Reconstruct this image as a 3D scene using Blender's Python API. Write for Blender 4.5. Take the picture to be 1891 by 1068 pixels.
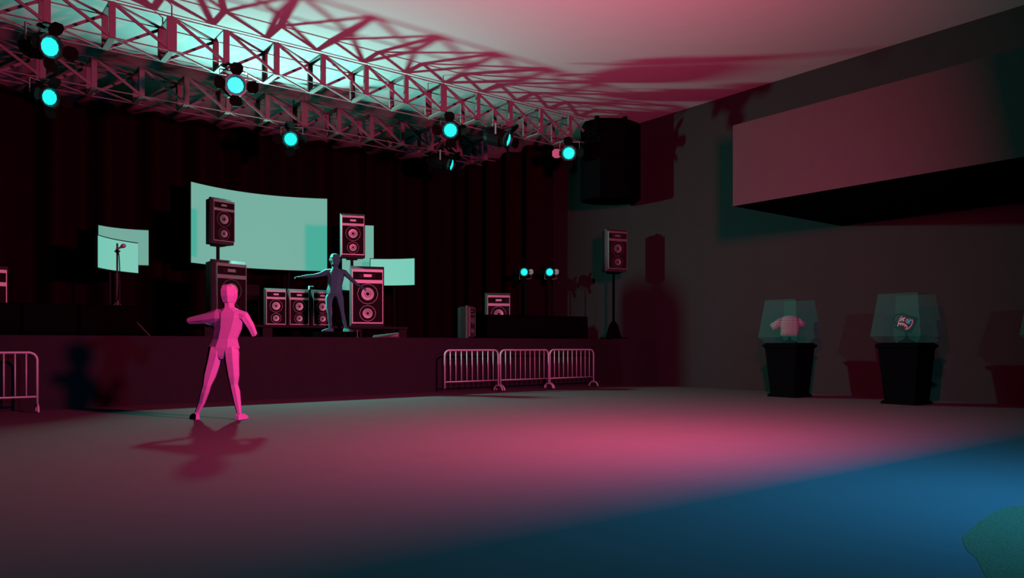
import bpy, bmesh, math, random
from mathutils import Vector, Matrix
for o in list(bpy.data.objects): bpy.data.objects.remove(o, do_unlink=True)
C = bpy.context.scene.collection
SC = bpy.context.scene
PI = math.pi
R = math.radians
random.seed(4)

# ------------------------------------------------------------------ camera
F = 1405.0
TH = R(37.9)
cam = bpy.data.cameras.new('camera'); camo = bpy.data.objects.new('camera', cam); C.objects.link(camo)
cam.sensor_width = 36; cam.lens = F / 1891 * 36
cam.shift_y = (637 - 534) / 1891
cam.clip_end = 200
camo.location = (0, 0, 1.0); camo.rotation_euler = (R(90), 0, -TH)
SC.camera = camo

# ------------------------------------------------------------------ world, lights, exposure
w = bpy.data.worlds.new('world'); SC.world = w; w.use_nodes = True
w.node_tree.nodes['Background'].inputs[0].default_value = (0, 0, 0, 1)
w.node_tree.nodes['Background'].inputs[1].default_value = 0
SC.view_settings.view_transform = 'Standard'; SC.view_settings.look = 'None'
SC.view_settings.gamma = 1; SC.view_settings.use_curve_mapping = False
SC.view_settings.exposure = 0.0
SC.cycles.max_bounces = 6; SC.cycles.diffuse_bounces = 0; SC.cycles.glossy_bounces = 1
SC.cycles.transmission_bounces = 4; SC.cycles.transparent_max_bounces = 16

def area(name, loc, rot, size, color, power):
    l = bpy.data.lights.new(name, 'AREA'); l.shape = 'DISK'; l.size = size
    l.color = color; l.energy = power
    o = bpy.data.objects.new(name, l); C.objects.link(o); o.location = loc; o.rotation_euler = rot
    return o
PINK = area('pink_light', (5.9, 3.65, 3.38), (R(80), 0, 0), 0.5, (1.0, 0.062, 0.195), 740)
TEAL = area('teal_light', (5.6, 16.75, 4.38), (R(-76), 0, 0), 0.28, (0.32, 1.0, 0.86), 520)
BLUE = area('blue_light', (5.6, 0.0, 2.5), (R(60), 0, 0), 0.4, (0.040, 0.42, 1.0), 105); BLUE.data.spread = R(125)

# ------------------------------------------------------------------ materials
def mat(name, col, rough=0.6, metal=0.0, spec=0.3, var=0.06, scale=6.0, bump=0.0, emit=None, estr=1.0):
    m = bpy.data.materials.new(name); m.use_nodes = True
    nt = m.node_tree; b = nt.nodes['Principled BSDF']
    b.inputs['Roughness'].default_value = rough; b.inputs['Metallic'].default_value = metal
    b.inputs['Specular IOR Level'].default_value = spec
    tc = nt.nodes.new('ShaderNodeTexCoord'); nz = nt.nodes.new('ShaderNodeTexNoise')
    nz.inputs['Scale'].default_value = scale; nz.inputs['Detail'].default_value = 4
    nt.links.new(tc.outputs['Object'], nz.inputs['Vector'])
    rp = nt.nodes.new('ShaderNodeValToRGB')
    rp.color_ramp.elements[0].position = 0.3; rp.color_ramp.elements[1].position = 0.7
    rp.color_ramp.elements[0].color = tuple(c * (1 - var) for c in col) + (1,)
    rp.color_ramp.elements[1].color = tuple(min(1, c * (1 + var)) for c in col) + (1,)
    nt.links.new(nz.outputs['Fac'], rp.inputs['Fac']); nt.links.new(rp.outputs['Color'], b.inputs['Base Color'])
    if bump:
        bp = nt.nodes.new('ShaderNodeBump'); bp.inputs['Strength'].default_value = bump; bp.inputs['Distance'].default_value = 0.01
        nt.links.new(nz.outputs['Fac'], bp.inputs['Height']); nt.links.new(bp.outputs['Normal'], b.inputs['Normal'])
    if emit:
        b.inputs['Emission Color'].default_value = tuple(emit) + (1,); b.inputs['Emission Strength'].default_value = estr
    return m
M = {}
M['floor'] = mat('floor_concrete', (0.155, 0.155, 0.155), 0.75, spec=0.0, var=0.02, scale=2)
M['ceiling'] = mat('ceiling_plaster', (0.86, 0.86, 0.86), 0.9, spec=0.0, var=0.01, scale=3)
M['wall'] = mat('wall_paint', (0.055, 0.055, 0.055), 0.9, spec=0.0, var=0.02, scale=3)
M['balcony'] = mat('balcony_paint', (0.085, 0.08, 0.08), 0.9, spec=0.0, var=0.02)
M['stage'] = mat('stage_paint', (0.036, 0.036, 0.036), 0.85, spec=0.0, var=0.04)
M['curtain'] = mat('curtain_velvet', (0.019, 0.003, 0.008), 1.0, spec=0.0, var=0.1)
M['truss'] = mat('truss_metal', (0.30, 0.27, 0.26), 0.5, spec=0.35, var=0.03)
M['black'] = mat('black_cabinet', (0.012, 0.012, 0.013), 0.6, spec=0.15)
M['bezel'] = mat('charcoal_bezel', (0.095, 0.092, 0.095), 0.6, spec=0.15)
M['mesh'] = mat('black_grille', (0.004, 0.004, 0.004), 0.95, spec=0.0, var=0.4, scale=90)
M['frame'] = mat('grey_frame_metal', (0.40, 0.46, 0.42), 0.5, metal=0.75, spec=0.5, var=0.02)
M['cone'] = mat('speaker_cone', (0.42, 0.48, 0.44), 0.5, metal=0.75, spec=0.5, var=0.02)
M['panel'] = mat('dark_baffle_cloth', (0.030, 0.022, 0.024), 0.9, spec=0.05)
M['barrier'] = mat('galvanised_steel', (0.70, 0.78, 0.76), 0.5, metal=0.15, spec=0.5, var=0.03)
M['lamp'] = mat('black_lamp_metal', (0.006, 0.006, 0.006), 0.5, spec=0.1)
M['flap'] = mat('black_flap_metal', (0.005, 0.005, 0.005), 0.6, spec=0.05)
M['ring'] = mat('dark_ring_metal', (0.10, 0.10, 0.10), 0.3, metal=1.0)
M['lens'] = mat('cyan_lens', (0.02, 0.3, 0.3), 0.3, emit=(0.012, 0.95, 0.90), estr=1.0)
M['yoke'] = mat('grey_yoke_metal', (0.5, 0.5, 0.5), 0.5, metal=0.3, spec=0.4)
M['screen'] = mat('lit_screen', (0.36, 0.36, 0.36), 0.8, spec=0.0, var=0.0, emit=(0.067, 0.41, 0.315), estr=1.0)
M['pink'] = mat('person_pink', (0.80, 0.34, 0.80), 0.8, spec=0.1, var=0.01)
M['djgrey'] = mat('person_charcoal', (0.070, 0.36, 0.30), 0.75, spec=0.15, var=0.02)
M['mat'] = mat('green_light_tint', (0.16, 0.16, 0.085), 0.95, spec=0.0, var=0.35, scale=160)  # colour stands in for the green cast in the floor's light pool
M['mug'] = mat('black_mug', (0.008, 0.012, 0.012), 0.5, spec=0.1)
M['mugpink'] = mat('pink_print', (0.95, 0.45, 0.62), 0.6, emit=(0.45, 0.12, 0.22), estr=0.35)
M['mugblue'] = mat('blue_print', (0.10, 0.55, 0.62), 0.6, emit=(0.02, 0.25, 0.28), estr=0.6)
M['white'] = mat('pale_plastic', (0.8, 0.75, 0.78), 0.5)
M['stand'] = mat('dark_stand_metal', (0.10, 0.09, 0.09), 0.5, spec=0.2)
M['cable'] = mat('cable_rubber', (0.01, 0.01, 0.01), 0.7)

def glass_mat():
    m = bpy.data.materials.new('tinted_glass'); m.use_nodes = True
    nt = m.node_tree; nt.nodes.clear()
    out = nt.nodes.new('ShaderNodeOutputMaterial'); mix = nt.nodes.new('ShaderNodeMixShader')
    tr = nt.nodes.new('ShaderNodeBsdfTransparent'); df = nt.nodes.new('ShaderNodeBsdfDiffuse')
    tr.inputs[0].default_value = (0.93, 0.98, 0.96, 1); df.inputs[0].default_value = (0.07, 0.55, 0.36, 1)
    mix.inputs[0].default_value = 0.20
    nt.links.new(tr.outputs[0], mix.inputs[1]); nt.links.new(df.outputs[0], mix.inputs[2]); nt.links.new(mix.outputs[0], out.inputs[0])
    return m
M['glass'] = glass_mat()
M['pedestal'] = mat('black_pedestal', (0.0035, 0.006, 0.0065), 0.9, spec=0.0)

def knit_mat():
    m = bpy.data.materials.new('checked_knit'); m.use_nodes = True
    nt = m.node_tree; b = nt.nodes['Principled BSDF']; b.inputs['Roughness'].default_value = 0.9
    b.inputs['Specular IOR Level'].default_value = 0.0
    tc = nt.nodes.new('ShaderNodeTexCoord'); br = nt.nodes.new('ShaderNodeTexBrick')
    br.offset = 0; br.inputs['Scale'].default_value = 1.0
    br.inputs['Brick Width'].default_value = 0.036; br.inputs['Row Height'].default_value = 0.026
    br.inputs['Mortar Size'].default_value = 0.005
    br.inputs['Color1'].default_value = (0.95, 0.9, 0.92, 1); br.inputs['Color2'].default_value = (0.9, 0.85, 0.9, 1)
    br.inputs['Mortar'].default_value = (0.05, 0.04, 0.045, 1)
    sp = nt.nodes.new('ShaderNodeSeparateXYZ'); cb = nt.nodes.new('ShaderNodeCombineXYZ'); ad = nt.nodes.new('ShaderNodeMath')
    nt.links.new(tc.outputs['Object'], sp.inputs[0])
    ad.operation = 'SUBTRACT'; nt.links.new(sp.outputs['X'], ad.inputs[0]); nt.links.new(sp.outputs['Y'], ad.inputs[1])
    nt.links.new(ad.outputs[0], cb.inputs[0]); nt.links.new(sp.outputs['Z'], cb.inputs[1])
    nt.links.new(cb.outputs[0], br.inputs['Vector']); nt.links.new(br.outputs['Color'], b.inputs['Base Color'])
    return m
M['knit'] = knit_mat()

# ------------------------------------------------------------------ helpers
def thing(name, label, cat, loc=(0, 0, 0), rz=0, group=None):
    o = bpy.data.objects.new(name, None); C.objects.link(o); o.empty_display_size = 0.1
    o.location = loc; o.rotation_euler = (0, 0, rz)
    return tag(o, label, cat, group)
def tag(o, label, cat, group=None):
    o['label'] = label; o['category'] = cat
    if group: o['group'] = group
    return o
class MB:
    def __init__(s): s.bm = bmesh.new()
    def poly(s, pts): return s.bm.faces.new([s.bm.verts.new(p) for p in pts])
    def box(s, a, b, mx=None):
        x0, y0, z0 = a; x1, y1, z1 = b
        return s.hexa([(x0,y0,z0),(x1,y0,z0),(x1,y1,z0),(x0,y1,z0)], [(x0,y0,z1),(x1,y0,z1),(x1,y1,z1),(x0,y1,z1)], mx)
    def hexa(s, lo, hi, mx=None):
        return s.prism(lo, hi, mx)
    def prism(s, lo, hi, mx=None):
        n = len(lo)
        lo = [Vector(p) for p in lo]; hi = [Vector(p) for p in hi]
        if mx: lo = [mx @ p for p in lo]; hi = [mx @ p for p in hi]
        a = [s.bm.verts.new(p) for p in lo]; b = [s.bm.verts.new(p) for p in hi]
        s.bm.faces.new(a[::-1]); s.bm.faces.new(b)
        for i in range(n): s.bm.faces.new((a[i], a[(i+1) % n], b[(i+1) % n], b[i]))
        return s
    def rings(s, rs, cap=True, mx=None, closed=False):
        vs = []
        for r in rs: vs.append([s.bm.verts.new(mx @ Vector(p) if mx else p) for p in r])
        n = len(vs[0])
        for i in range(len(vs) - 1 + (1 if closed else 0)):
            a, b = vs[i], vs[(i+1) % len(vs)]
            for j in range(n): s.bm.faces.new((a[j], a[(j+1) % n], b[(j+1) % n], b[j]))
        if cap and not closed: s.bm.faces.new(vs[0][::-1]); s.bm.faces.new(vs[-1])
        return s
    def tube(s, p, q, r, n=8, r2=None):
        p = Vector(p); q = Vector(q); return s.path([p, q], r, n, r2)
    def path(s, pts, r, n=8, r2=None, closed=False):
        pts = [Vector(p) for p in pts]; rs = []
        d0 = (pts[1] - pts[0]).normalized()
        up = Vector((0, 0, 1)) if abs(d0.z) < 0.9 else Vector((1, 0, 0))
        a = d0.cross(up).normalized()
        for i, p in enumerate(pts):
            if i == 0: d = pts[1] - pts[0]
            elif i == len(pts) - 1: d = pts[-1] - pts[-2]
            else: d = (pts[i+1] - p).normalized() + (p - pts[i-1]).normalized()
            d.normalize(); a = (a - d * a.dot(d)).normalized(); b = d.cross(a)
            rr = r if r2 is None else r + (r2 - r) * i / (len(pts) - 1)
            rs.append([p + a * rr * math.cos(2*PI*k/n + PI/n) + b * rr * math.sin(2*PI*k/n + PI/n) for k in range(n)])
        return s.rings(rs)
    def lathe(s, prof, n=24, mx=None):      # prof (r, z) about z
        rs = [[Vector((r*math.cos(2*PI*k/n), r*math.sin(2*PI*k/n), z)) for k in range(n)] for r, z in prof]
        return s.rings(rs, mx=mx)
    def annulus(s, cx, cz, r0, r1, y0, y1, n=24):    # ring facing -Y between radii
        prof = [(r1, y1), (r1, y0), (r0, y0), (r0, y1)]
        rs = [[Vector((cx + r*math.cos(2*PI*k/n), y, cz + r*math.sin(2*PI*k/n))) for k in range(n)] for r, y in prof]
        return s.rings(rs, closed=True)
    def bar(s, p, q, wid, thk, side):        # flat bar between points; side = wide direction
        p = Vector(p); q = Vector(q); d = (q - p).normalized(); sd = Vector(side); sd = (sd - d*sd.dot(d)).normalized(); t = d.cross(sd)
        k = lambda c: [c + sd*wid/2 + t*thk/2, c - sd*wid/2 + t*thk/2, c - sd*wid/2 - t*thk/2, c + sd*wid/2 - t*thk/2]
        return s.rings([k(p), k(q)])
    def build(s, name, m, parent=None, smooth=False, bevel=0, loc=None):
        if bevel:
            bmesh.ops.bevel(s.bm, geom=list(s.bm.edges), offset=bevel, segments=1, affect='EDGES', clamp_overlap=True)
        bmesh.ops.recalc_face_normals(s.bm, faces=s.bm.faces)
        me = bpy.data.meshes.new(name); s.bm.to_mesh(me); s.bm.free()
        me.materials.append(m if not isinstance(m, str) else M[m])
        if smooth:
            for p in me.polygons: p.use_smooth = True
        o = bpy.data.objects.new(name, me); C.objects.link(o)
        if parent: o.parent = parent
        if loc: o.location = loc
        return o
def structure(o): o['kind'] = 'structure'; return o
def copy_tree(o, parent=None):
    c = o.copy(); C.objects.link(c)
    if parent: c.parent = parent
    for ch in list(o.children): copy_tree(ch, c)
    return c
def ray(px):
    c = (px - 945.5) / F
    return Vector((c*math.cos(TH) + math.sin(TH), math.cos(TH) - c*math.sin(TH), 0))
def at(px, d, z=0):          # ground point seen at column px, d metres ahead
    v = ray(px) * d; return (v.x, v.y, z)

# ------------------------------------------------------------------ room shell
ZC = 6.62; XW = 14.4
b = MB(); b.box((-9, -9, -0.1), (XW, 21, 0)); structure(b.build('floor', 'floor'))
b = MB(); b.box((-9, -9, ZC), (XW + .2, 21.2, ZC + .1)); structure(b.build('ceiling', 'ceiling'))
b = MB(); b.box((XW, -9, -0.1), (XW + .2, 21.2, ZC)); structure(b.build('wall_right', 'wall'))
b = MB(); b.box((-9, 21, -0.1), (XW, 21.2, ZC)); structure(b.build('wall_back', 'wall'))
b = MB(); b.box((-9.2, -9, -0.1), (-9, 21.2, ZC)); structure(b.build('wall_left', 'wall'))
ZS = 1.147
b = MB()
b.prism([(-6, 13.68, 0), (13.16, 13.68, 0), (13.3, 12.77, 0), (XW, 12.62, 0), (XW, 21, 0), (-6, 21, 0)],
        [(-6, 13.68, ZS), (13.08, 13.68, ZS), (13.24, 12.80, ZS), (XW, 12.68, ZS), (XW, 21, ZS), (-6, 21, ZS)])
st = structure(b.build('stage', 'stage'))
tag(st, 'long dark stage with a plain front and a flared end against the right wall', 'stage')
b = MB(); b.box((10.88, -8.5, 3.35), (XW, 7.88, 4.72)); o = structure(b.build('balcony', 'balcony'))
tag(o, 'boxy balcony jutting from the right wall above the glass cases', 'balcony')

# ------------------------------------------------------------------ curtains
def curtain(pts, z0, z1, name, label):
    # pts: centre line, thickness 2 cm
    b = MB(); n = len(pts); L = []; Rr = []
    for i, p in enumerate(pts):
        p = Vector(p); t = Vector(pts[min(i+1, n-1)]) - Vector(pts[max(i-1, 0)]); t.normalize()
        nn = Vector((-t.y, t.x, 0)) * 0.012; L.append(p + nn); Rr.append(p - nn)
    rs = [[(l.x, l.y, z0), (r.x, r.y, z0), (r.x, r.y, z1), (l.x, l.y, z1)] for l, r in zip(L, Rr)]
    b.rings(rs)
    o = b.build(name, 'curtain'); tag(o, label, 'curtain'); return o
pts = []
x = -3.0
while x <= 13.75:
    ph = 2*PI*(x - 9.45)/1.04
    pts.append((x, 19.75 - 0.26*math.sin(ph) - 0.05*math.sin(2*ph), 0)); x += 0.052
curtain(pts, ZS, 6.55, 'stage_curtain', 'dark red pleated curtain along the back of the stage')
pts = []
y = 19.5
while y >= 15.95:
    ph = 2*PI*(y - 16.0)/0.95
    pts.append((13.62 + 0.28*math.cos(ph), y, 0)); y -= 0.05
curtain(pts, ZS, 6.55, 'stage_curtain', 'dark red pleated curtain hanging along the right wall beside the stage')

# ------------------------------------------------------------------ trusses
def truss(Y1, Y2, zb, zt, xs, x_end, label, heavy):
    t = thing('lighting_truss', label, 'truss', (xs[0], Y1, zb), 0, 'ceiling trusses over the stage')
    off = Vector((xs[0], Y1, zb)); N = len(xs)
    P = lambda i, y, z: Vector((xs[i], y, z)) - off
    for y, z in ((Y1, zt), (Y2, zt), (Y1, zb), (Y2, zb)):
        b = MB(); b.bar(Vector((xs[0], y, z)) - off, Vector((x_end, y, z)) - off, 0.018, 0.018, (0, 0, 1)); b.build('chord', 'truss', t)
    for y in (Y1, Y2):
        for i in range(N):
            b = MB(); b.bar(P(i, y, zb), P(i, y, zt), 0.15 if i in heavy else 0.095, 0.05, (1, 0, 0)); b.build('post', 'truss', t)
    b = MB()
    for i in range(N - 1):
        b.bar(P(i, Y1, zt), P(i+1, Y1, zb), 0.05, 0.025, (0, 0, 1))
    b.bar(P(N-1, Y1, zt), Vector((x_end, Y1, (zb+zt)/2)) - off, 0.05, 0.025, (0, 0, 1))
    b.build('near_brace', 'truss', t)
    b = MB()
    for i in range(N - 1): b.bar(P(i, Y2, zb), P(i+1, Y2, zt), 0.05, 0.025, (0, 0, 1))
    b.build('far_brace', 'truss', t)
    for nm, z in (('top_brace', zt), ('bottom_brace', zb)):
        b = MB()
        for i in range(N):
            b.bar(P(i, Y1, z), P(i, Y2, z), 0.095, 0.03, (1, 0, 0))
            if i < N - 1: b.bar(P(i, Y1, z), P(i+1, Y2, z), 0.04, 0.025, (1, -1, 0))
        b.build(nm, 'truss', t)
    for i in heavy:
        for y in (Y1, Y2): b = MB(); b.tube(P(i, y, zt), Vector((xs[i], y, ZC)) - off, 0.012, 6); b.build('hanger_rod', 'truss', t)
    return t
xs = [4.18 + 0.887*k for k in range(-7, 10)]
truss(13.4, 14.0, 5.87, 6.43, xs, 12.62, 'front triangulated metal truss above the stage edge, higher in the picture', [6, 12])
xs = [8.41 + 0.83*k for k in range(-11, 5)]
truss(16.2, 16.8, 5.87, 6.43, xs, 12.05, 'rear triangulated metal truss, farther over the stage, in front of the curtain', [9, 14])

# ------------------------------------------------------------------ spot lamps
def spotlight(lens, yaw_from_cam, pitch, label, group, up=True, s=1.0, top=0.0, lit_flap=None):
    L = Vector(lens)
    tc = Vector((-L.x, -L.y, 0)).normalized(); u = Vector((-tc.y, tc.x, 0))       # u = viewer's right
    fwd = (tc*math.cos(yaw_from_cam) + u*math.sin(yaw_from_cam)).normalized()
    rz = math.atan2(fwd.y, fwd.x) + PI/2            # local -Y looks along fwd
    mr = Matrix.Rotation(pitch, 4, 'X')             # pitch>0 tips the lens down
    piv = Vector((0, 0.22*s, 0))
    # thing origin = pivot (trunnion)
    org = L - (Matrix.Rotation(rz, 4, 'Z') @ mr @ (-piv))
    t = thing('stage_light', label, 'light', org, rz, group)
    T = mr @ Matrix.Translation(-piv)
    ax = T @ Matrix.Rotation(R(90), 4, 'X')          # lathe z -> -Y
    S = lambda prof: [(r*s, z*s) for r, z in prof]
    b = MB(); b.lathe(S([(0.03, -0.58), (0.12, -0.57), (0.18, -0.52), (0.205, -0.43), (0.205, -0.16), (0.18, -0.13), (0.17, -0.05), (0.150, -0.05)]), 16, ax)
    b.build('housing', 'lamp', t)
    b = MB()
    prof = S([(0.135, -0.02), (0.195, -0.02), (0.195, 0.045), (0.165, 0.045), (0.135, 0.0)])
    rs = [[ax @ Vector((r*math.cos(2*PI*k/12), r*math.sin(2*PI*k/12), z)) for k in range(12)] for r, z in prof]
    b.rings(rs, closed=True); b.build('front_ring', 'ring', t)
    b = MB(); b.lathe(S([(0.137, -0.03), (0.137, 0.002)]), 28, ax); b.build('lens', 'lens', t)
    for k in range(4):
        a = k*PI/2
        m4 = ax @ Matrix.Rotation(a, 4, 'Z')
        tilt = R(12 if k == lit_flap else 28)
        def q(x, l, dz): # x across, l along flap
            return Vector(((0.19 + l*math.cos(tilt))*s, x*s, (0.035 + l*math.sin(tilt) + dz)*s))
        out = [(-0.07, 0), (-0.105, 0.05), (-0.105, 0.14), (-0.055, 0.195), (0.055, 0.195), (0.105, 0.14), (0.105, 0.05), (0.07, 0)]
        b = MB(); b.prism([q(x, l, 0) for x, l in out], [q(x, l, 0.012) for x, l in out], m4); bd = b.build('barn_door', 'yoke' if k == lit_flap else 'flap', t)  # one flap in paler metal, painting in the light it catches
        b = MB(); b.prism([q(x, l, -0.016) for x, l in ((-.06, -.02), (.06, -.02), (.06, .03), (-.06, .03))], [q(x, l, 0.02) for x, l in ((-.06, -.02), (.06, -.02), (.06, .03), (-.06, .03))], m4); b.build('hinge', 'flap', bd)
    sg = 1 if up else -1
    b = MB(); h = 0.27*s*sg; wv = 0.235*s
    b.bar((-wv, 0, 0), (-wv, 0, h), 0.035*s, 0.012*s, (0, 1, 0)); b.bar((wv, 0, 0), (wv, 0, h), 0.035*s, 0.012*s, (0, 1, 0))
    b.bar((-wv - .006*s, 0, h), (wv + .006*s, 0, h), 0.035*s, 0.012*s, (0, 1, 0)); b.build('yoke', 'yoke', t)
    b = MB(); b.tube((-wv - .02*s, 0, 0), (wv + .02*s, 0, 0), 0.018*s, 8); b.build('trunnion', 'lamp', t)
    if up:
        b = MB(); b.box((-0.04, -0.045, h), (0.04, 0.045, top - org.z if top else h + .1)); b.build('clamp', 'lamp', t)
    else:
        b = MB(); b.tube((0, 0, h), (0, 0, ZS + 0.45 - org.z), 0.02, 8)
        b.tube((0, 0, ZS + 0.5 - org.z), (0, 0, ZS + 0.2 - org.z), 0.032, 8); b.build('pole', 'lamp', t)
        for k in range(3):
            a = k*2*PI/3 + 0.4
            b = MB(); b.tube((0.02*math.cos(a), 0.02*math.sin(a), ZS + 0.45 - org.z), (0.4*math.cos(a), 0.4*math.sin(a), ZS + 0.015 - org.z), 0.014, 6); b.build('leg', 'lamp', t)
    return t
G1 = 'spotlights hanging from the front truss'; G2 = 'spotlights hanging from the rear truss'
TOP = 5.885
spotlight((1.55, 13.35, 5.50), R(33), R(14), 'black spotlight with cyan lens, leftmost and largest on the front truss', G1, top=TOP)
spotlight((4.32, 13.35, 5.50), R(8), R(12), 'black spotlight with cyan lens and pale yoke, second from left on the front truss', G1, top=TOP)
spotlight((8.76, 13.35, 5.49), R(-8), R(12), 'black spotlight facing the room, middle of the front truss', G1, top=TOP)
spotlight((10.28, 13.35, 5.545), R(72), R(17), 'black spotlight turned sideways to the right on the front truss', G1, top=TOP)
spotlight((12.09, 13.35, 5.525), R(-6), R(10), 'black spotlight beside the hanging speaker box at the end of the front truss', G1, top=TOP, lit_flap=2)
spotlight((1.87, 16.15, 5.52), R(33), R(14), 'black spotlight with cyan lens, leftmost on the rear truss', G2, top=TOP)
spotlight((6.42, 16.15, 5.51), R(-8), R(12), 'black spotlight facing the room above the big screen on the rear truss', G2, top=TOP)
spotlight((10.62, 16.15, 5.56), R(72), R(17), 'black spotlight turned sideways to the right at the end of the rear truss', G2, top=TOP)
G3 = 'small spotlights on floor stands'
p = at(968, 20.4, 2.95); spotlight(p, R(-12), R(4), 'small cyan spotlight on a thin stand, left one of the pair before the side curtain', G3, up=False, s=0.68, lit_flap=0)
p = at(1015, 20.2, 2.93); spotlight(p, R(-12), R(4), 'small cyan spotlight on a thin stand, right one of the pair nearer the right wall', G3, up=False, s=0.68, lit_flap=0)

# ------------------------------------------------------------------ loudspeakers
def speaker(loc, rz, H, label, group):
    t = thing('loudspeaker', label, 'speaker', loc, rz, group)
    k = H/1.93                                     # width unit
    def bx(mb, x0, x1, y0, y1, z0, z1): mb.box((x0*k, y0*k, z0*k), (x1*k, y1*k, z1*k))
    # rear cabinet, narrower toward the back
    b = MB()
    def rect(hw, y, z0, z1): return [(-hw*k, y*k, z0*k), (hw*k, y*k, z0*k), (hw*k, y*k, z1*k), (-hw*k, y*k, z1*k)]
    b.rings([rect(0.52, 0.26, .0, 1.91), rect(0.54, 0.30, .0, 1.95), rect(0.50, 0.62, .0, 1.93), rect(0.36, 0.85, .02, 1.85)])
    b.build('cabinet', 'black', t)
    # front baffle with bevelled rim
    b = MB()
    b.rings([rect(0.50, 0.055, .11, 1.89), rect(0.56, 0.16, .0, 2.0), rect(0.56, 0.27, .0, 2.0)])
    b.build('baffle', 'bezel', t)
    # horn throat sits in front plane
    b = MB()
    lo = [(-.47, 1.57), (.47, 1.57), (.47, 1.79), (-.47, 1.79)]; hi = [(-.26, 1.61), (.26, 1.61), (.26, 1.75), (-.26, 1.75)]
    b.rings([[(x*k, 0.0*k, z*k) for x, z in lo], [(x*k, 0.055*k, z*k) for x, z in hi]], cap=False)
    b.poly([(x*k, 0.055*k, z*k) for x, z in hi]); hn = b.build('horn', 'panel', t)
    b = MB(); bx(b, -.13, .13, -.0, .054, 1.635, 1.725); b.build('horn_plug', 'cone', hn)
    b = MB()
    for a in ((-.5, .5, .11, .15), (-.5, .5, 1.43, 1.54), (-.5, .5, 1.80, 1.89)): bx(b, a[0], a[1], -.012, .06, a[2], a[3])
    for sx in (-1, 1):
        x0, x1 = sorted((sx*.5, sx*.478)); bx(b, x0, x1, -.012, .06, .15, 1.43); bx(b, x0, x1, -.012, .06, 1.54, 1.80)
    b.build('frame', 'frame', t)
    b = MB(); bx(b, -.472, .472, .02, .06, .15, 1.43); b.build('grille', 'panel', t)
    for cz, r in ((1.08, .335), (.445, .265)):
        b = MB(); b.annulus(0, cz*k, (r-.009)*k, r*k, 0.0, .02*k, 12); b.build('surround', 'cone', t)
        c = r*.62
        b = MB()
        prof = [(c, -.006), (c*.5, .008), (c*.5, .02), (c, .02)]
        rs = [[Vector((q*math.cos(2*PI*j/20)*k, y*k, (cz + q*math.sin(2*PI*j/20))*k)) for j in range(20)] for q, y in prof]
        b.rings(rs, closed=True); wc = b.build('woofer_cone', 'cone', t)
        b = MB(); b.annulus(0, cz*k, c*.29*k, c*.42*k, -.004*k, .02*k, 16); b.build('dust_ring', 'cone', wc)
    return t
ZR = 1.40
GS = 'loudspeakers on stage'
LS = at(428, 15.75); RS = at(679, 17.05)
speaker((LS[0], LS[1], ZR), R(14), 1.305, 'large loudspeaker standing left of the three small speakers, behind the pink dancer', GS)
speaker((RS[0], RS[1], ZR), R(-20), 1.32, 'large loudspeaker right of the grey performer, on the right end of the riser', GS)
def topspeaker(px, d, ztop, H, rz, zbot, label):
    q = at(px, d); zb = ztop - H*1.03
    t = speaker((q[0], q[1], zb), rz, H, label, 'loudspeakers raised on short poles')
    k = H/1.93
    b = MB(); b.tube((0, .5*k, zbot - zb), (0, .5*k, 0), 0.035, 8); b.build('pole', 'black', t)
    b = MB(); b.box((-.12, .5*k - .1, -.03), (.12, .5*k + .1, 0.0)); b.build('pole_bracket', 'black', t)
    return t
topspeaker(414, 15.75, 4.03, .915, R(14), ZR + 1.33, 'small loudspeaker on a pole above the left large speaker, before the big screen')
topspeaker(652, 17.05, 3.94, .95, R(-20), ZR + 1.345, 'small loudspeaker on a pole above the right large speaker')
for px, d, nm in ((510, 16.8, 'left one of the three small loudspeakers in a row on the riser'), (553, 17.05, 'middle one of the three small loudspeakers in a row on the riser'), (596, 17.3, 'right one of the three small loudspeakers in a row, partly behind the performer')):
    q = at(px, d, ZR); speaker(q, R(-6), 0.82, nm, 'small loudspeakers in a row')
q = at(921, 19.3, ZS); speaker(q, R(-24), 1.13, 'loudspeaker at stage right behind the black floor monitors', GS)
q = at(873, 16.85, ZS); speaker(q, R(36), 0.69, 'short loudspeaker turned sideways, left of the black floor monitors', GS)
q = at(-27, 15.2, ZS); speaker(q, R(6), 1.40, 'large loudspeaker cut off by the left edge of the picture', GS)
# the one on a tall stand
q = at(1141, 18.45)
t = speaker((q[0], q[1], 2.78), R(-15), .99, 'loudspeaker on a tall black stand beside the right wall', 'loudspeakers on stands')
k = .99/1.93
b = MB(); b.tube((0, .4*k, -1.3), (0, .4*k, 0), 0.03, 8); b.build('pole', 'pedestal', t)
b = MB(); b.box((-.14, .4*k - .1, -.04), (.14, .4*k + .1, 0)); b.build('pole_bracket', 'pedestal', t)
b = MB(); b.lathe([(.20, -1.615), (.19, -1.58), (.15, -1.45), (.11, -1.30), (.04, -1.20)], 10, Matrix.Translation((0, .4*k, 0))); b.build('stand_cone', 'pedestal', t)
b = MB(); b.box((-.25, .4*k - .25, ZS - 2.78), (.25, .4*k + .25, ZS - 2.78 + .03)); b.build('stand_base', 'pedestal', t)

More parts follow.
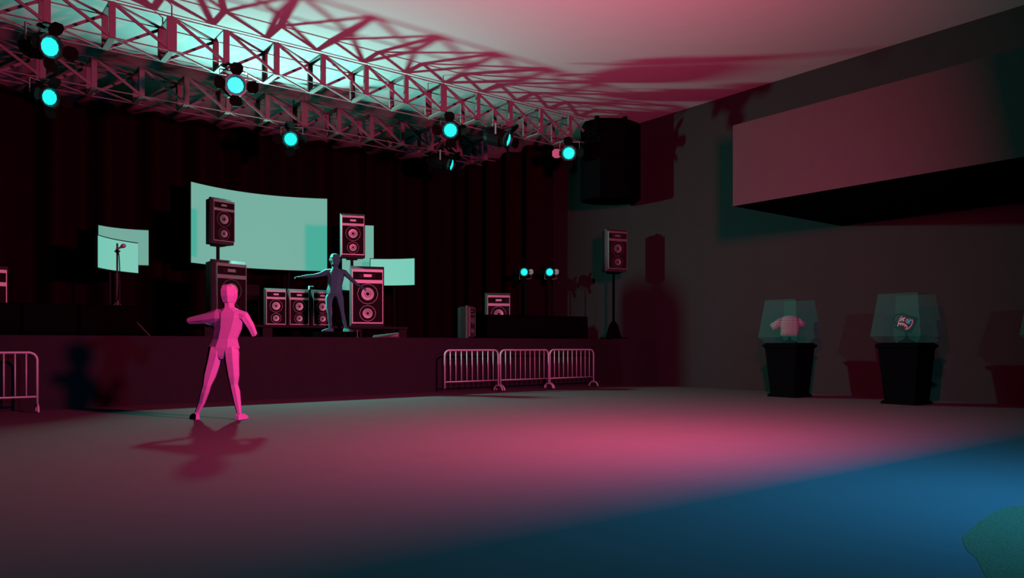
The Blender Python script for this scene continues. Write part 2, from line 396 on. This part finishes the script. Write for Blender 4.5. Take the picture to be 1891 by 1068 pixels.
# hanging array box
b = MB()
t = thing('hanging_speaker', 'big black faceted speaker box hanging from the ceiling by the right wall', 'speaker', (13.42, 13.27, 4.53))
def oct_(hw, hd, z): hw *= 1.02; hd *= 1.02; return [(-hw, -hd*.35, z), (-hw*.55, -hd, z), (hw*.35, -hd, z), (hw, -hd*.25, z), (hw, hd*.5, z), (hw*.4, hd, z), (-hw*.5, hd, z), (-hw, hd*.6, z)]
mr = Matrix.Rotation(R(-33), 4, 'Z')
b.rings([[mr @ Vector(p) for p in oct_(.66, .5, 0)], [mr @ Vector(p) for p in oct_(.69, .53, .05)], [mr @ Vector(p) for p in oct_(.69, .53, 1.86)], [mr @ Vector(p) for p in oct_(.66, .5, 1.9)]])
b.build('cabinet', 'pedestal', t)
for sx in (-.35, .35):
    b = MB(); v = mr @ Vector((sx, 0, 0)); b.box((v.x - .04, v.y - .04, 1.9), (v.x + .04, v.y + .04, ZC - 4.53)); b.build('hanger', 'pedestal', t)

# ------------------------------------------------------------------ riser, step, case
t = thing('speaker_riser', 'low dark riser carrying the large speakers and the small row on stage', 'platform', (6.5, 15.04, ZS))
b = MB(); b.box((-2.2, 0, ZR - ZS - .05), (2.22, 2.7, ZR - ZS)); b.build('deck', 'stage', t)
for x in (-2.1, -.98, 1.0, 2.12):
    for y in (0.05, 2.5):
        b = MB(); b.box((x - .1, y, 0), (x + .1, y + .16, ZR - ZS - .05)); b.build('leg', 'stage', t)
b = MB(); q = at(620, 15.9); b.box((q[0] - .45, q[1] - .28, ZS), (q[0] + .42, q[1] + .22, ZS + .125))
tag(b.build('step', 'mesh'), 'low black step under the feet of the grey performer', 'step')
b = MB(); q = at(452, 18.6); b.box((q[0] - .25, q[1] - .2, ZR), (q[0] + .3, q[1] + .25, 2.46)); tag(b.build('flight_case', M['stage'], bevel=.015), 'dark upright case behind the left large speaker', 'case')
b = MB(); q = at(579, 17.27); b.box((-.055, -.04, 0), (.055, .04, .09)); o = b.build('small_box', 'white', bevel=.008, loc=(q[0], q[1] + .14, ZR + .852))
tag(o, 'tiny pale box on top of the row of small speakers', 'box')
# low wedge under the right end of the riser
t = thing('foot_pedal', 'small sloped pedal board at the stage edge under the riser end', 'pedal', at(712, 16.4, ZS), R(-25))
b = MB(); b.prism([(-.28, -.15, 0), (.28, -.15, 0), (.28, .15, 0), (-.28, .15, 0)], [(-.25, -.12, .04), (.28, -.12, .10), (.28, .14, .12), (-.25, .14, .06)]); b.build('case', 'bezel', t)
b = MB(); b.prism([(.08, -.157, .03), (.25, -.157, .03), (.27, -.147, .085), (.24, -.147, .08)], [(.08, -.15, .03), (.25, -.15, .03), (.27, -.137, .085), (.24, -.137, .08)]); b.build('plate', 'truss', t)
b = MB(); q = at(660, 15.3, ZS); b.tube((0, 0, 0), (0, 0, .15), .009, 6); b.lathe([(.03, 0), (.03, .006), (.009, .01)], 10)
tag(b.build('metal_peg', 'truss', loc=q), 'short pale metal rod standing at the stage edge below the performer', 'rod')

# ------------------------------------------------------------------ floor monitors
def wedge(px, d, W, Hh, rz, label, D=.52):
    t = thing('floor_monitor', label, 'monitor', at(px, d, ZS), rz, 'black floor monitors along the stage edge')
    prof = [(-.16, 0), (.24, 0), (.30, .14), (.14, .46), (-.02, .52), (-.18, .50), (-.27, .26), (-.22, .06)]
    s = Hh/.52; sd = D/.57
    b = MB()
    A = [(-W/2, y*sd, z*s) for y, z in prof]; Bq = [(W/2, y*sd, z*s) for y, z in prof]
    A2 = [(-W/2 + .03, y*sd*.97, z*s*.985 + .004) for y, z in prof]; B2 = [(W/2 - .03, y*sd*.97, z*s*.985 + .004) for y, z in prof]
    b.rings([A2, [(-W/2 + .03, y*sd, z*s) for y, z in prof], [(W/2 - .03, y*sd, z*s) for y, z in prof], B2]); b.build('cabinet', 'mesh', t)
    for sx in (-1, 1):
        b = MB(); x0, x1 = sorted((sx*(W/2 - .03), sx*W/2)); b.prism([(x0, y*sd, z*s) for y, z in prof], [(x1, y*sd, z*s) for y, z in prof]); b.build('side_panel', 'mesh', t)
    b = MB(); b.prism([(-W/2+.05, .295*sd, .15*s), (W/2-.05, .295*sd, .15*s), (W/2-.05, .155*sd, .44*s), (-W/2+.05, .155*sd, .44*s)], [(-W/2+.05, .315*sd, .155*s), (W/2-.05, .315*sd, .155*s), (W/2-.05, .175*sd, .445*s), (-W/2+.05, .175*sd, .445*s)]); b.build('grille', 'mesh', t)
    return t
wedge(0, 12.0, .78, .52, 0, 'black floor monitor at the left edge of the picture, first of the left row')
wedge(97, 12.35, .83, .52, 0, 'black floor monitor, middle of the left row')
wedge(197, 12.75, .83, .52, 0, 'black floor monitor in front of the microphone stand')
wedge(922, 17.9, .72, .56, R(-24), 'black floor monitor in front of the stage right speaker')
wedge(967, 18.25, .70, .56, R(-12), 'black floor monitor, second from left in the right group')
wedge(1011, 18.6, .70, .56, R(-8), 'black floor monitor, third from left in the right group')
wedge(1061, 19.0, .60, .56, R(-34), 'black floor monitor standing apart at the right end of the stage', D=.45)

# ------------------------------------------------------------------ microphone stand
q = at(216.5, 13.55, ZS)
t = thing('microphone_stand', 'tall microphone stand with a hanging cable before the left screens', 'microphone stand', q, -TH)
b = MB(); b.tube((0, 0, .5), (0, 0, 1.06), .027, 8); b.build('lower_pole', 'stand', t)
b = MB(); b.tube((0, 0, .95), (0, 0, 1.66), .016, 8); b.build('upper_pole', 'stand', t)
b = MB(); b.tube((0, 0, 1.02), (0, 0, 1.12), .034, 8); b.build('collar', 'stand', t)
b = MB(); b.tube((-.045, 0, 1.52), (.05, 0, 1.52), .014, 8); b.tube((0, 0, 1.49), (0, 0, 1.56), .026, 8); b.build('clip', 'lamp', t)
b = MB(); mx = Matrix.Translation((.01, -.03, 1.55)) @ Matrix.Rotation(R(62), 4, 'Y'); b.lathe([(.012, 0), (.022, .09), (.03, .095), (.04, .12), (.04, .14), (.026, .165), (.008, .175)], 12, mx); b.build('microphone', 'yoke', t, smooth=False)
b = MB(); b.path([(.03, -.03, 1.55), (.05, -.03, 1.42), (.06, -.03, 1.2), (.055, -.03, .95), (.045, -.03, .75), (.03, -.03, .66), (-.02, -.03, .6), (-.03, -.03, .45)], .010, 6); b.build('cable', 'cable', t)
for a in (-4, 118, 236):
    b = MB(); b.tube((0, 0, .62), (.60*math.cos(R(a)), .60*math.sin(R(a)), .012), .011, 6); b.build('leg', 'stand', t)

# ------------------------------------------------------------------ screens
_sm = {}
def screen_mat(g):
    if g not in _sm: _sm[g] = mat('lit_screen', (0.36, 0.36, 0.36), 0.8, spec=0.0, var=0.0, emit=(0.067, 0.41, 0.315), estr=g)
    return _sm[g]
def screen(p0, p1, z0, z1, bulge, label, nst=1, glow=1.0):
    p0 = Vector((p0[0], p0[1], 0)); p1 = Vector((p1[0], p1[1], 0)); mid = (p0 + p1)/2
    d = (p1 - p0); n = Vector((-d.y, d.x, 0)).normalized()
    if n.y < 0: n = -n                                   # points away from the audience
    t = thing('led_screen', label, 'screen', (mid.x, mid.y, ZS), 0, 'glowing screens on stage')
    N = 16; P = []
    for i in range(N + 1):
        f = i/N; P.append(p0 + d*f + n*(bulge*(1 - (2*f-1)**2)) - mid)
    def sheet(a, bb, e, za, zb):
        rs = []
        for i in range(N + 1):
            q = P[i].copy()
            if i == 0: q -= d.normalized()*e
            if i == N: q += d.normalized()*e
            f_ = q + n*a; g_ = q + n*bb
            rs.append([(f_.x, f_.y, za), (g_.x, g_.y, za), (g_.x, g_.y, zb), (f_.x, f_.y, zb)])
        return rs
    b = MB(); b.rings(sheet(-.012, 0, 0, z0 - ZS, z1 - ZS)); b.build('display', screen_mat(glow), t)
    b = MB(); b.rings(sheet(.001, .06, .022, z0 - ZS - .022, z1 - ZS + .022)); b.build('housing', 'black', t)
    for j in range(nst):
        i = N//2 if nst == 1 else (N//4 if j == 0 else 3*N//4)
        q = P[i] + n*.10
        b = MB(); b.tube((q.x, q.y, 0), (q.x, q.y, (z0 + z1)/2 - ZS), .03, 8); b.box((q.x - .2, q.y - .2, 0), (q.x + .2, q.y + .2, .03)); b.build('stand', 'black', t)
    return t
screen((4.94, 18.4), (8.28, 18.4), 2.90, 4.76, .47, 'large curved turquoise screen at the centre of the stage', 2)
screen((2.83, 17.2), (3.74, 18.05), 2.56, 3.20, .10, 'small turquoise screen behind the microphone stand, front one of the left pair', glow=1.35)
screen((3.09, 18.72), (4.13, 18.86), 2.82, 3.62, .16, 'small turquoise screen, rear one of the left pair', glow=0.92)
screen((9.33, 18.02), (10.17, 17.2), 2.56, 3.25, .10, 'small turquoise screen right of the right large speaker', glow=1.42)
screen((8.92, 18.86), (9.80, 18.76), 2.47, 4.26, .10, 'tall turquoise screen behind the right raised speaker')

# ------------------------------------------------------------------ crowd barriers
def barrier_proto():
    W, Hh = 1.37, .885; r = .018
    t = thing('crowd_barrier', '', 'barrier', (0, 0, 0), 0, 'crowd barriers before the stage')
    rc = .11; pts = [(-W/2, 0, .10), (-W/2, 0, Hh - rc)]
    for k in range(1, 6): a = PI - k*PI/10; pts.append((-W/2 + rc + rc*math.cos(a), 0, Hh - rc + rc*math.sin(a)))
    for k in range(0, 6): a = PI/2 - k*PI/10; pts.append((W/2 - rc + rc*math.cos(a), 0, Hh - rc + rc*math.sin(a)))
    pts.append((W/2, 0, .10))
    b = MB(); b.path(pts, r, 10); b.build('frame', 'barrier', t, smooth=True)
    b = MB(); b.tube((-W/2, 0, .235), (W/2, 0, .235), .014, 8); b.build('rail', 'barrier', t, smooth=True)
    for k in range(1, 10):
        b = MB(); x = -W/2 + W*k/10; b.tube((x, 0, .235), (x, 0, Hh - .012), .011, 8); b.build('bar', 'barrier', t, smooth=True)
    for sx in (-1, 1):
        b = MB(); x = sx*(W/2 - .0)
        pts = [(x, .15*math.cos(a), .012 + .115*math.sin(a)) for a in [PI*j/10 for j in range(11)]]
        b.path(pts, .017, 8); b.build('foot', 'barrier', t, smooth=True)
    return t
t0 = barrier_proto()
t0.location = (9.17, 13.14, 0)
t0['label'] = 'grey steel crowd barrier, left one of the three joined at the right'
for x, lab in ((10.60, 'grey steel crowd barrier, middle one of the three joined at the right'), (12.01, 'grey steel crowd barrier, right one of the three, nearest the stage end'), (0.68, 'grey steel crowd barrier cut off at the left edge of the picture')):
    c = copy_tree(t0); c.location = (x, 13.14, 0); c['label'] = lab
lf = [ch for ch in t0.children if ch.name.startswith('foot')][0]; bpy.data.objects.remove(lf, do_unlink=True)

# ------------------------------------------------------------------ display pedestals
def pedestal(x, y, label):
    t = thing('display_pedestal', label, 'pedestal', (x, y, 0), 0, 'display pedestals along the right wall')
    sq = lambda h, z: [(-h, -h, z), (h, -h, z), (h, h, z), (-h, h, z)]
    b = MB(); b.rings([sq(.295, 0), sq(.295, .035), sq(.27, .06)]); b.build('plinth', 'pedestal', t)
    b = MB(); b.rings([sq(.255, .055), sq(.325, .93)]); b.build('column', 'pedestal', t)
    b = MB(); b.rings([sq(.325, .93), sq(.36, .965), sq(.36, 1.005), sq(.325, 1.008), sq(.325, 1.035)]); b.build('cap', 'pedestal', t)
    b = MB(); b.rings([sq(.325, 1.036), sq(.415, 1.145), sq(.325, 1.86)]); b.build('glass_case', 'glass', t)
    b = MB(); b.lathe([(.14, 1.037), (.14, 1.05), (.03, 1.10), (.02, 1.16 if y > 7 else 1.24)], 12); b.build('display_stand', 'pedestal', t)
    return t
pedestal(13.24, 8.29, 'black pedestal with a glass case holding a checked top, farthest along the right wall')
pedestal(13.18, 6.06, 'black pedestal with a glass case holding a printed mug')
pedestal(13.18, 3.83, 'black pedestal with a glass case cut off at the right edge of the picture')

# checked top (garment)
t = thing('knit_top', 'pink and white checked short sleeved top inside the left glass case', 'top', (13.24, 8.29, 1.15), 0)
def ell(c, ax, ay, n, a, bb): return [c + ax*a*math.cos(2*PI*k/n) + ay*bb*math.sin(2*PI*k/n) for k in range(n)]
U = Vector((math.cos(-TH - .25), math.sin(-TH - .25), 0)); V = Vector((-U.y, U.x, 0)); Z = Vector((0, 0, 1))
def hollow(mb, rs, th):
    outer = rs; inner = []
    for r in rs:
        c = sum(r, Vector())/len(r); inner.append([c + (p - c)*(1 - th) for p in r])
    mb.rings(outer + inner[::-1], closed=True)
b = MB()
body = [(.165, .10, .02), (.17, .11, .10), (.19, .12, .20), (.205, .115, .28), (.17, .10, .36), (.09, .07, .405)]
hollow(b, [ell(Vector((0, 0, 0)) + Z*z + U*.0, U, V, 20, a, d_) for a, d_, z in body], .05)
b.build('torso', 'knit', t, smooth=True)
for sx in (-1, 1):
    b = MB(); ax = (U*sx*.80 - Z*(.50 if sx < 0 else .62) - V*(0 if sx < 0 else .45)).normalized(); up = Z - ax*ax.z; up.normalize()
    hollow(b, [ell(U*sx*.12 + Z*.31 + ax*l, up, V, 14, rr, rr*.85) for l, rr in (((0, .085), (.12, .08), (.245, .072)) if sx < 0 else ((0, .085), (.08, .08), (.17, .075)))], .1)
    b.build('sleeve', 'knit', t, smooth=True)

# mug
t = thing('mug', 'black mug with a neon face print tilted inside the second glass case', 'mug', (13.18, 6.06, 1.366), -math.atan2(13.5, 6.21))
tl = Matrix.Rotation(R(22), 4, 'Y')                  # leans to the viewer's right
Rm = .135; Hm = .28
b = MB()
prof = [(Rm, -Hm/2), (Rm, Hm/2), (Rm - .012, Hm/2), (Rm - .012, -Hm/2 + .015), (.02, -Hm/2 + .014)]
b.lathe(prof, 28, tl); b.build('cup', 'mug', t)
b = MB(); b.path([tl @ Vector((-Rm + .005 - .085*math.sin(a), -.0, .02 + .085*math.cos(a))) for a in [PI*j/10 for j in range(11)]], .014, 8); b.build('handle', 'mug', t, smooth=True)
def onmug(a, c, e=.002):                              # a: across (-1..1), c: up (-1..1)
    an = math.asin(max(-.97, min(.97, a))); r = Rm + e
    return tl @ Vector((r*math.sin(an), -r*math.cos(an), c*Hm/2))
def print_strip(mb, path, wd):
    for i in range(len(path) - 1):
        p, q = Vector(path[i]), Vector(path[i+1]); dd = (q - p); nn = Vector((-dd.y, dd.x)).normalized()*wd/2
        qs = [p + nn, p - nn, q - nn, q + nn]
        mb.prism([onmug(v.x, v.y, .0005) for v in qs], [onmug(v.x, v.y, .003) for v in qs])
def px2(mx_, my_):                                    # print layout, mug face axes
    e1 = Vector((227.5, 72.5)); e2 = Vector((72.5, -210)); v = Vector((mx_ - 524, my_ - 545))
    det = e1.x*e2.y - e1.y*e2.x
    return ((v.x*e2.y - v.y*e2.x)/det, (e1.x*v.y - e1.y*v.x)/det)
b = MB()
print_strip(b, [px2(*p) for p in ((395, 360), (350, 425), (325, 500), (308, 570), (300, 640))], .10)
print_strip(b, [px2(*p) for p in ((662, 450), (678, 500), (668, 560), (640, 625), (595, 680), (545, 712), (500, 706))], .13)
print_strip(b, [px2(*p) for p in ((325, 570), (375, 560), (425, 568), (470, 580), (515, 610), (550, 660))], .17)
for tx, ty in ((372, 615), (432, 622), (488, 655), (545, 690)): print_strip(b, [px2(tx + 4, ty - 45), px2(tx, ty)], .12)
print_strip(b, [px2(*p) for p in ((365, 500), (400, 440), (480, 405))], .15); print_strip(b, [px2(*p) for p in ((385, 425), (440, 460), (440, 510))], .15)
print_strip(b, [px2(*p) for p in ((530, 440), (502, 480), (515, 530), (560, 556))], .07)
print_strip(b, [px2(*p) for p in ((570, 435), (610, 440), (640, 465))], .06)
b.build('face_print', 'mugpink', t)
b = MB(); print_strip(b, [px2(530, 440), px2(600, 560)], .16); print_strip(b, [px2(635, 465), px2(540, 535)], .16); b.build('eye_print', 'mugblue', t)

# ------------------------------------------------------------------ people
def solid_union(name, pieces, m):
    """pieces: list of MB -> one continuous mesh"""
    obs = [p.build('tmp', m) for p in pieces]
    base = obs[0]
    for o in obs[1:]:
        md = base.modifiers.new('u', 'BOOLEAN'); md.operation = 'UNION'; md.object = o; md.solver = 'EXACT'
    dg = bpy.context.evaluated_depsgraph_get(); dg.update()
    me = bpy.data.meshes.new_from_object(base.evaluated_get(dg))
    me.name = name
    for o in obs: bpy.data.objects.remove(o, do_unlink=True)
    o = bpy.data.objects.new(name, me); C.objects.link(o); me.materials.clear(); me.materials.append(M[m]) 
    for p in me.polygons: p.material_index = 0
    return o
def limb(mb, pts, n=7, flat=1.0, hint=(0, 0, 1)):
    """pts: (pos, radius_a, radius_b)"""
    P = [Vector(p[0]) for p in pts]; rs = []
    a = None
    for i, p in enumerate(P):
        if i == 0: d = P[1] - P[0]
        elif i == len(P) - 1: d = P[-1] - P[-2]
        else: d = (P[i+1] - p).normalized() + (p - P[i-1]).normalized()
        d.normalize()
        if a is None:
            h = Vector(hint); a = (h - d*h.dot(d)).normalized()
        else: a = (a - d*a.dot(d)).normalized()
        c = d.cross(a)
        rs.append([p + a*pts[i][1]*math.cos(2*PI*k/n) + c*pts[i][2]*math.sin(2*PI*k/n) for k in range(n)])
    mb.rings(rs); return mb
def hand(base, dirv, palm_n, s, side, pieces):
    """palm plus four fingers and a thumb, closed loosely"""
    d = Vector(dirv).normalized(); n = Vector(palm_n); n = (n - d*n.dot(d)).normalized(); w = d.cross(n)*side; base = Vector(base)
    mb = MB(); limb(mb, [(base - d*.02*s, .02*s, .028*s), (base + d*.03*s, .018*s, .042*s), (base + d*.09*s, .014*s, .042*s)], 6, hint=n); pieces.append(mb)
    for i, ln in enumerate((.07, .08, .075, .055)):
        o = base + d*.08*s + w*((i - 1.5)*.021*s)
        mb = MB(); limb(mb, [(o, .0095*s, .0095*s), (o + d*ln*.5*s - n*.006*s, .009*s, .009*s), (o + d*ln*.85*s - n*.028*s, .007*s, .007*s), (o + d*ln*.95*s - n*.045*s, .005*s, .005*s)], 5, hint=n); pieces.append(mb)
    o = base + d*.025*s - w*.03*s
    mb = MB(); limb(mb, [(o, .013*s, .013*s), (o + d*.03*s - w*.028*s - n*.01*s, .011*s, .011*s), (o + d*.062*s - w*.034*s - n*.022*s, .008*s, .008*s)], 5, hint=n); pieces.append(mb)
def person(name, root, label, joints, m):
    """joints in the figure's own frame: x right, y forward depth, z up"""
    pcs = []; J = joints
    mb = MB(); n = 8
    rs = []
    for (x, y, z, hw, hd, tw) in J['torso']:
        rs.append([Vector((x + hw*math.cos(a + tw)*1.04, y + hd*math.sin(a + tw)*1.04, z)) for a in [2*PI*k/n + PI/n for k in range(n)]])
    mb.rings(rs); pcs.append(mb)
    for L in J['limbs']: mb = MB(); limb(mb, L[0], 7, hint=L[1]); pcs.append(mb)
    # head
    hx, hy, hz, hs, yaw = J['head']; Rz = Matrix.Translation((hx, hy, hz)) @ Matrix.Rotation(yaw, 4, 'Z') @ Matrix.Diagonal((hs, hs, hs, 1))
    mb = MB(); rs = []
    for (zz, wx, fy, by) in ((-.135, .055, -.075, .05), (-.10, .082, -.105, .085), (-.02, .108, -.112, .115), (.055, .105, -.108, .125), (.11, .085, -.075, .10), (.137, .04, -.03, .05)):
        r = []
        for k in range(8):
            a = 2*PI*k/8 + PI/8; c, s_ = math.cos(a), math.sin(a)
            r.append(Rz @ Vector((wx*c*1.08, (-fy if s_ < 0 else by)*s_*1.08, zz)))
        rs.append(r)
    mb.rings(rs); pcs.append(mb)
    # nose, brow, lips, ears
    mb = MB(); mb.prism([Rz @ Vector(p) for p in ((-.018, -.09, -.035), (.018, -.09, -.035), (.010, -.09, .03), (-.010, -.09, .03))], [Rz @ Vector(p) for p in ((-.010, -.138, -.03), (.010, -.138, -.03), (.005, -.118, .028), (-.005, -.118, .028))]); pcs.append(mb)
    mb = MB(); mb.box((-.028, -.12, -.072), (.028, -.09, -.058), Rz); pcs.append(mb)
    for sx in (-1, 1):
        mb = MB(); mb.box((sx*.045 - .022, -.122, .030), (sx*.045 + .022, -.08, .040), Rz); pcs.append(mb)
        mb = MB(); mb.box((sx*.045 - .013, -.117, .008), (sx*.045 + .013, -.08, .020), Rz); pcs.append(mb)
        mb = MB(); limb(mb, [(Rz @ Vector((sx*.095, .01, -.03)), .012, .02), (Rz @ Vector((sx*.113, .018, .0)), .010, .022), (Rz @ Vector((sx*.108, .016, .03)), .006, .016)], 5); pcs.append(mb)
    for h in J['hands']: hand(*h, pcs)
    for f in J['feet']:
        (ax, ay), (dx, dy), s, z0 = f
        d = Vector((dx, dy, 0)).normalized(); w_ = Vector((-d.y, d.x, 0)); A = Vector((ax, ay, z0))
        mb = MB(); rs = []
        for l, hw, h0 in ((-.075, .026, .06), (-.03, .036, .085), (.06, .043, .07), (.14, .046, .042), (.185, .03, .025)):
            c = A + d*l*s
            rs.append([c - w_*hw*s, c + w_*hw*s, c + w_*hw*.8*s + Vector((0, 0, h0*s)), c - w_*hw*.8*s + Vector((0, 0, h0*s))])
        mb.rings(rs); pcs.append(mb)
    o = solid_union(name, pcs, m)
    o.location = root; o.rotation_euler = (0, 0, -TH)
    tag(o, label, 'person'); return o
# dancer seen from the back
q = at(405, 10.2)
jo = dict(
    torso=[(.055, 0, .81, .05, .07, 0), (.057, 0, .86, .13, .09, 0), (.062, 0, .955, .205, .10, 0), (.080, .0, 1.075, .158, .085, 0), (.12, .0, 1.22, .180, .09, 0), (.14, 0, 1.36, .215, .095, 0), (.145, 0, 1.435, .222, .082, 0), (.135, .0, 1.475, .12, .07, 0), (.125, .0, 1.50, .075, .065, 0), (.122, .0, 1.60, .072, .065, 0)],
    head=(.118, .01, 1.670, 1.0, R(180 - 8)),
    limbs=[
        ([((-.035, 0, .97), .10, .095), ((-.045, 0, .89), .112, .105), ((-.070, 0, .78), .108, .10), ((-.125, -.02, .58), .088, .082), ((-.150, -.04, .46), .062, .056), ((-.185, -.02, .37), .062, .056), ((-.245, .02, .22), .045, .045), ((-.318, .04, .075), .034, .032)], (0, 1, 0)),
        ([((.155, 0, .97), .10, .095), ((.162, 0, .89), .112, .105), ((.168, 0, .78), .10, .098), ((.182, .02, .58), .085, .080), ((.185, .03, .46), .058, .056), ((.215, .01, .37), .066, .058), ((.25, -.02, .22), .050, .048), ((.282, -.04, .075), .032, .030)], (0, 1, 0)),
        ([((.06, .0, 1.375), .10, .085), ((-.03, .0, 1.375), .105, .08), ((-.22, .03, 1.345), .070, .062), ((-.415, .06, 1.325), .048, .048), ((-.40, .16, 1.30), .044, .042), ((-.30, .27, 1.275), .034, .032)], (0, 0, 1)),
        ([((.24, .0, 1.40), .07, .08), ((.335, .0, 1.375), .075, .078), ((.395, .04, 1.26), .062, .062), ((.425, .10, 1.155), .05, .05), ((.40, .17, 1.17), .044, .044), ((.25, .30, 1.29), .032, .032)], (0, 1, 0)),
    ],
    hands=[((-.30, .27, 1.275), (.55, .7, -.12), (0, 0, 1), 1.0, 1), ((.25, .30, 1.29), (-.5, .8, .3), (.2, 0, 1), 1.0, -1)],
    feet=[((-.325, .03), (-.62, .75), 1.0, 0.0), ((.285, -.03), (.15, 1), 1.0, 0.0)])
person('person', (q[0], q[1], 0), 'person in plain pink from head to foot dancing on the floor, seen from behind', jo, 'pink')
# performer facing the room
q = at(620, 15.9)
Kd = .885
def sc(L): return [(tuple(c*Kd for c in p[0]), p[1]*Kd, p[2]*Kd) for p in L]
# figure frame: x = viewer's right, front = -y
jo = dict(
    torso=[tuple(v*Kd if i < 5 else v for i, v in enumerate(r)) for r in [(-.02, 0, .83, .10, .085, 0), (-.03, 0, .90, .19, .12, 0), (-.03, 0, .98, .185, .115, 0), (-.02, 0, 1.08, .165, .105, 0), (.0, 0, 1.27, .19, .115, 0), (.01, 0, 1.40, .22, .105, 0), (-.0, 0, 1.47, .13, .075, 0), (-.01, -.01, 1.50, .075, .065, 0), (-.015, -.01, 1.62, .07, .065, 0)]],
    head=(-.012*Kd, -.02*Kd, 1.690*Kd, 1.12*Kd, R(12)),
    limbs=[
        (sc([((-.08, 0, .93), .105, .10), ((-.155, 0, .78), .098, .092), ((-.155, -.03, .58), .078, .072), ((-.14, -.05, .45), .055, .052), ((-.13, -.03, .35), .056, .054), ((-.135, .01, .20), .042, .042), ((-.14, .02, .075), .032, .03)]), (0, 1, 0)),
        (sc([((.05, 0, .93), .105, .10), ((.10, 0, .78), .098, .092), ((.13, -.02, .62), .078, .072), ((.16, -.04, .48), .055, .052), ((.175, -.02, .37), .056, .054), ((.215, .0, .20), .042, .042), ((.245, .01, .075), .032, .03)]), (0, 1, 0)),
        (sc([((-.12, 0, 1.41), .08, .07), ((-.22, .0, 1.40), .082, .068), ((-.36, -.02, 1.345), .055, .052), ((-.50, -.05, 1.315), .045, .043), ((-.62, -.10, 1.30), .042, .040), ((-.76, -.16, 1.28), .03, .028)]), (0, 0, 1)),
        (sc([((.14, 0, 1.41), .08, .07), ((.22, .0, 1.39), .082, .068), ((.34, -.02, 1.27), .055, .052), ((.44, -.05, 1.175), .045, .043), ((.54, -.12, 1.09), .042, .040), ((.63, -.18, 1.04), .03, .028)]), (0, 1, 0)),
    ],
    hands=[((-.76*Kd, -.16*Kd, 1.28*Kd), (-1, -.35, 0), (0, 0, 1), .95, 1), ((.63*Kd, -.18*Kd, 1.04*Kd), (.85, -.4, -.3), (0, 0, 1), .95, -1)],
    feet=[((-.14*Kd, .02), (-.85, -.6), .95, 0.0), ((.245*Kd, .01), (.85, -.55), .95, 0.0)])
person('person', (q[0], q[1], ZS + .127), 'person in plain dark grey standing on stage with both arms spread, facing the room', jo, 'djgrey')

# ------------------------------------------------------------------ green part of the floor's light pool, painted, lower right
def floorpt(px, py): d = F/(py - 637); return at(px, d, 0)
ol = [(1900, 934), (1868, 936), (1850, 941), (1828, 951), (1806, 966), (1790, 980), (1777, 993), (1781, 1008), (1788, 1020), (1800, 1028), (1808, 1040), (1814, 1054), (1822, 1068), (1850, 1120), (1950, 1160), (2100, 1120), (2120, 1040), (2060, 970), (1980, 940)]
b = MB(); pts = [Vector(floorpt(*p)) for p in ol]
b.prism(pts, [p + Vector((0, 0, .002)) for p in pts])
o = b.build('painted_light_patch', 'mat'); tag(o, 'green part of the light pool on the floor, painted as a thin sheet, at the lower right corner of the picture', 'mat')  # no mat: thin sheet coloured like the lit floor there
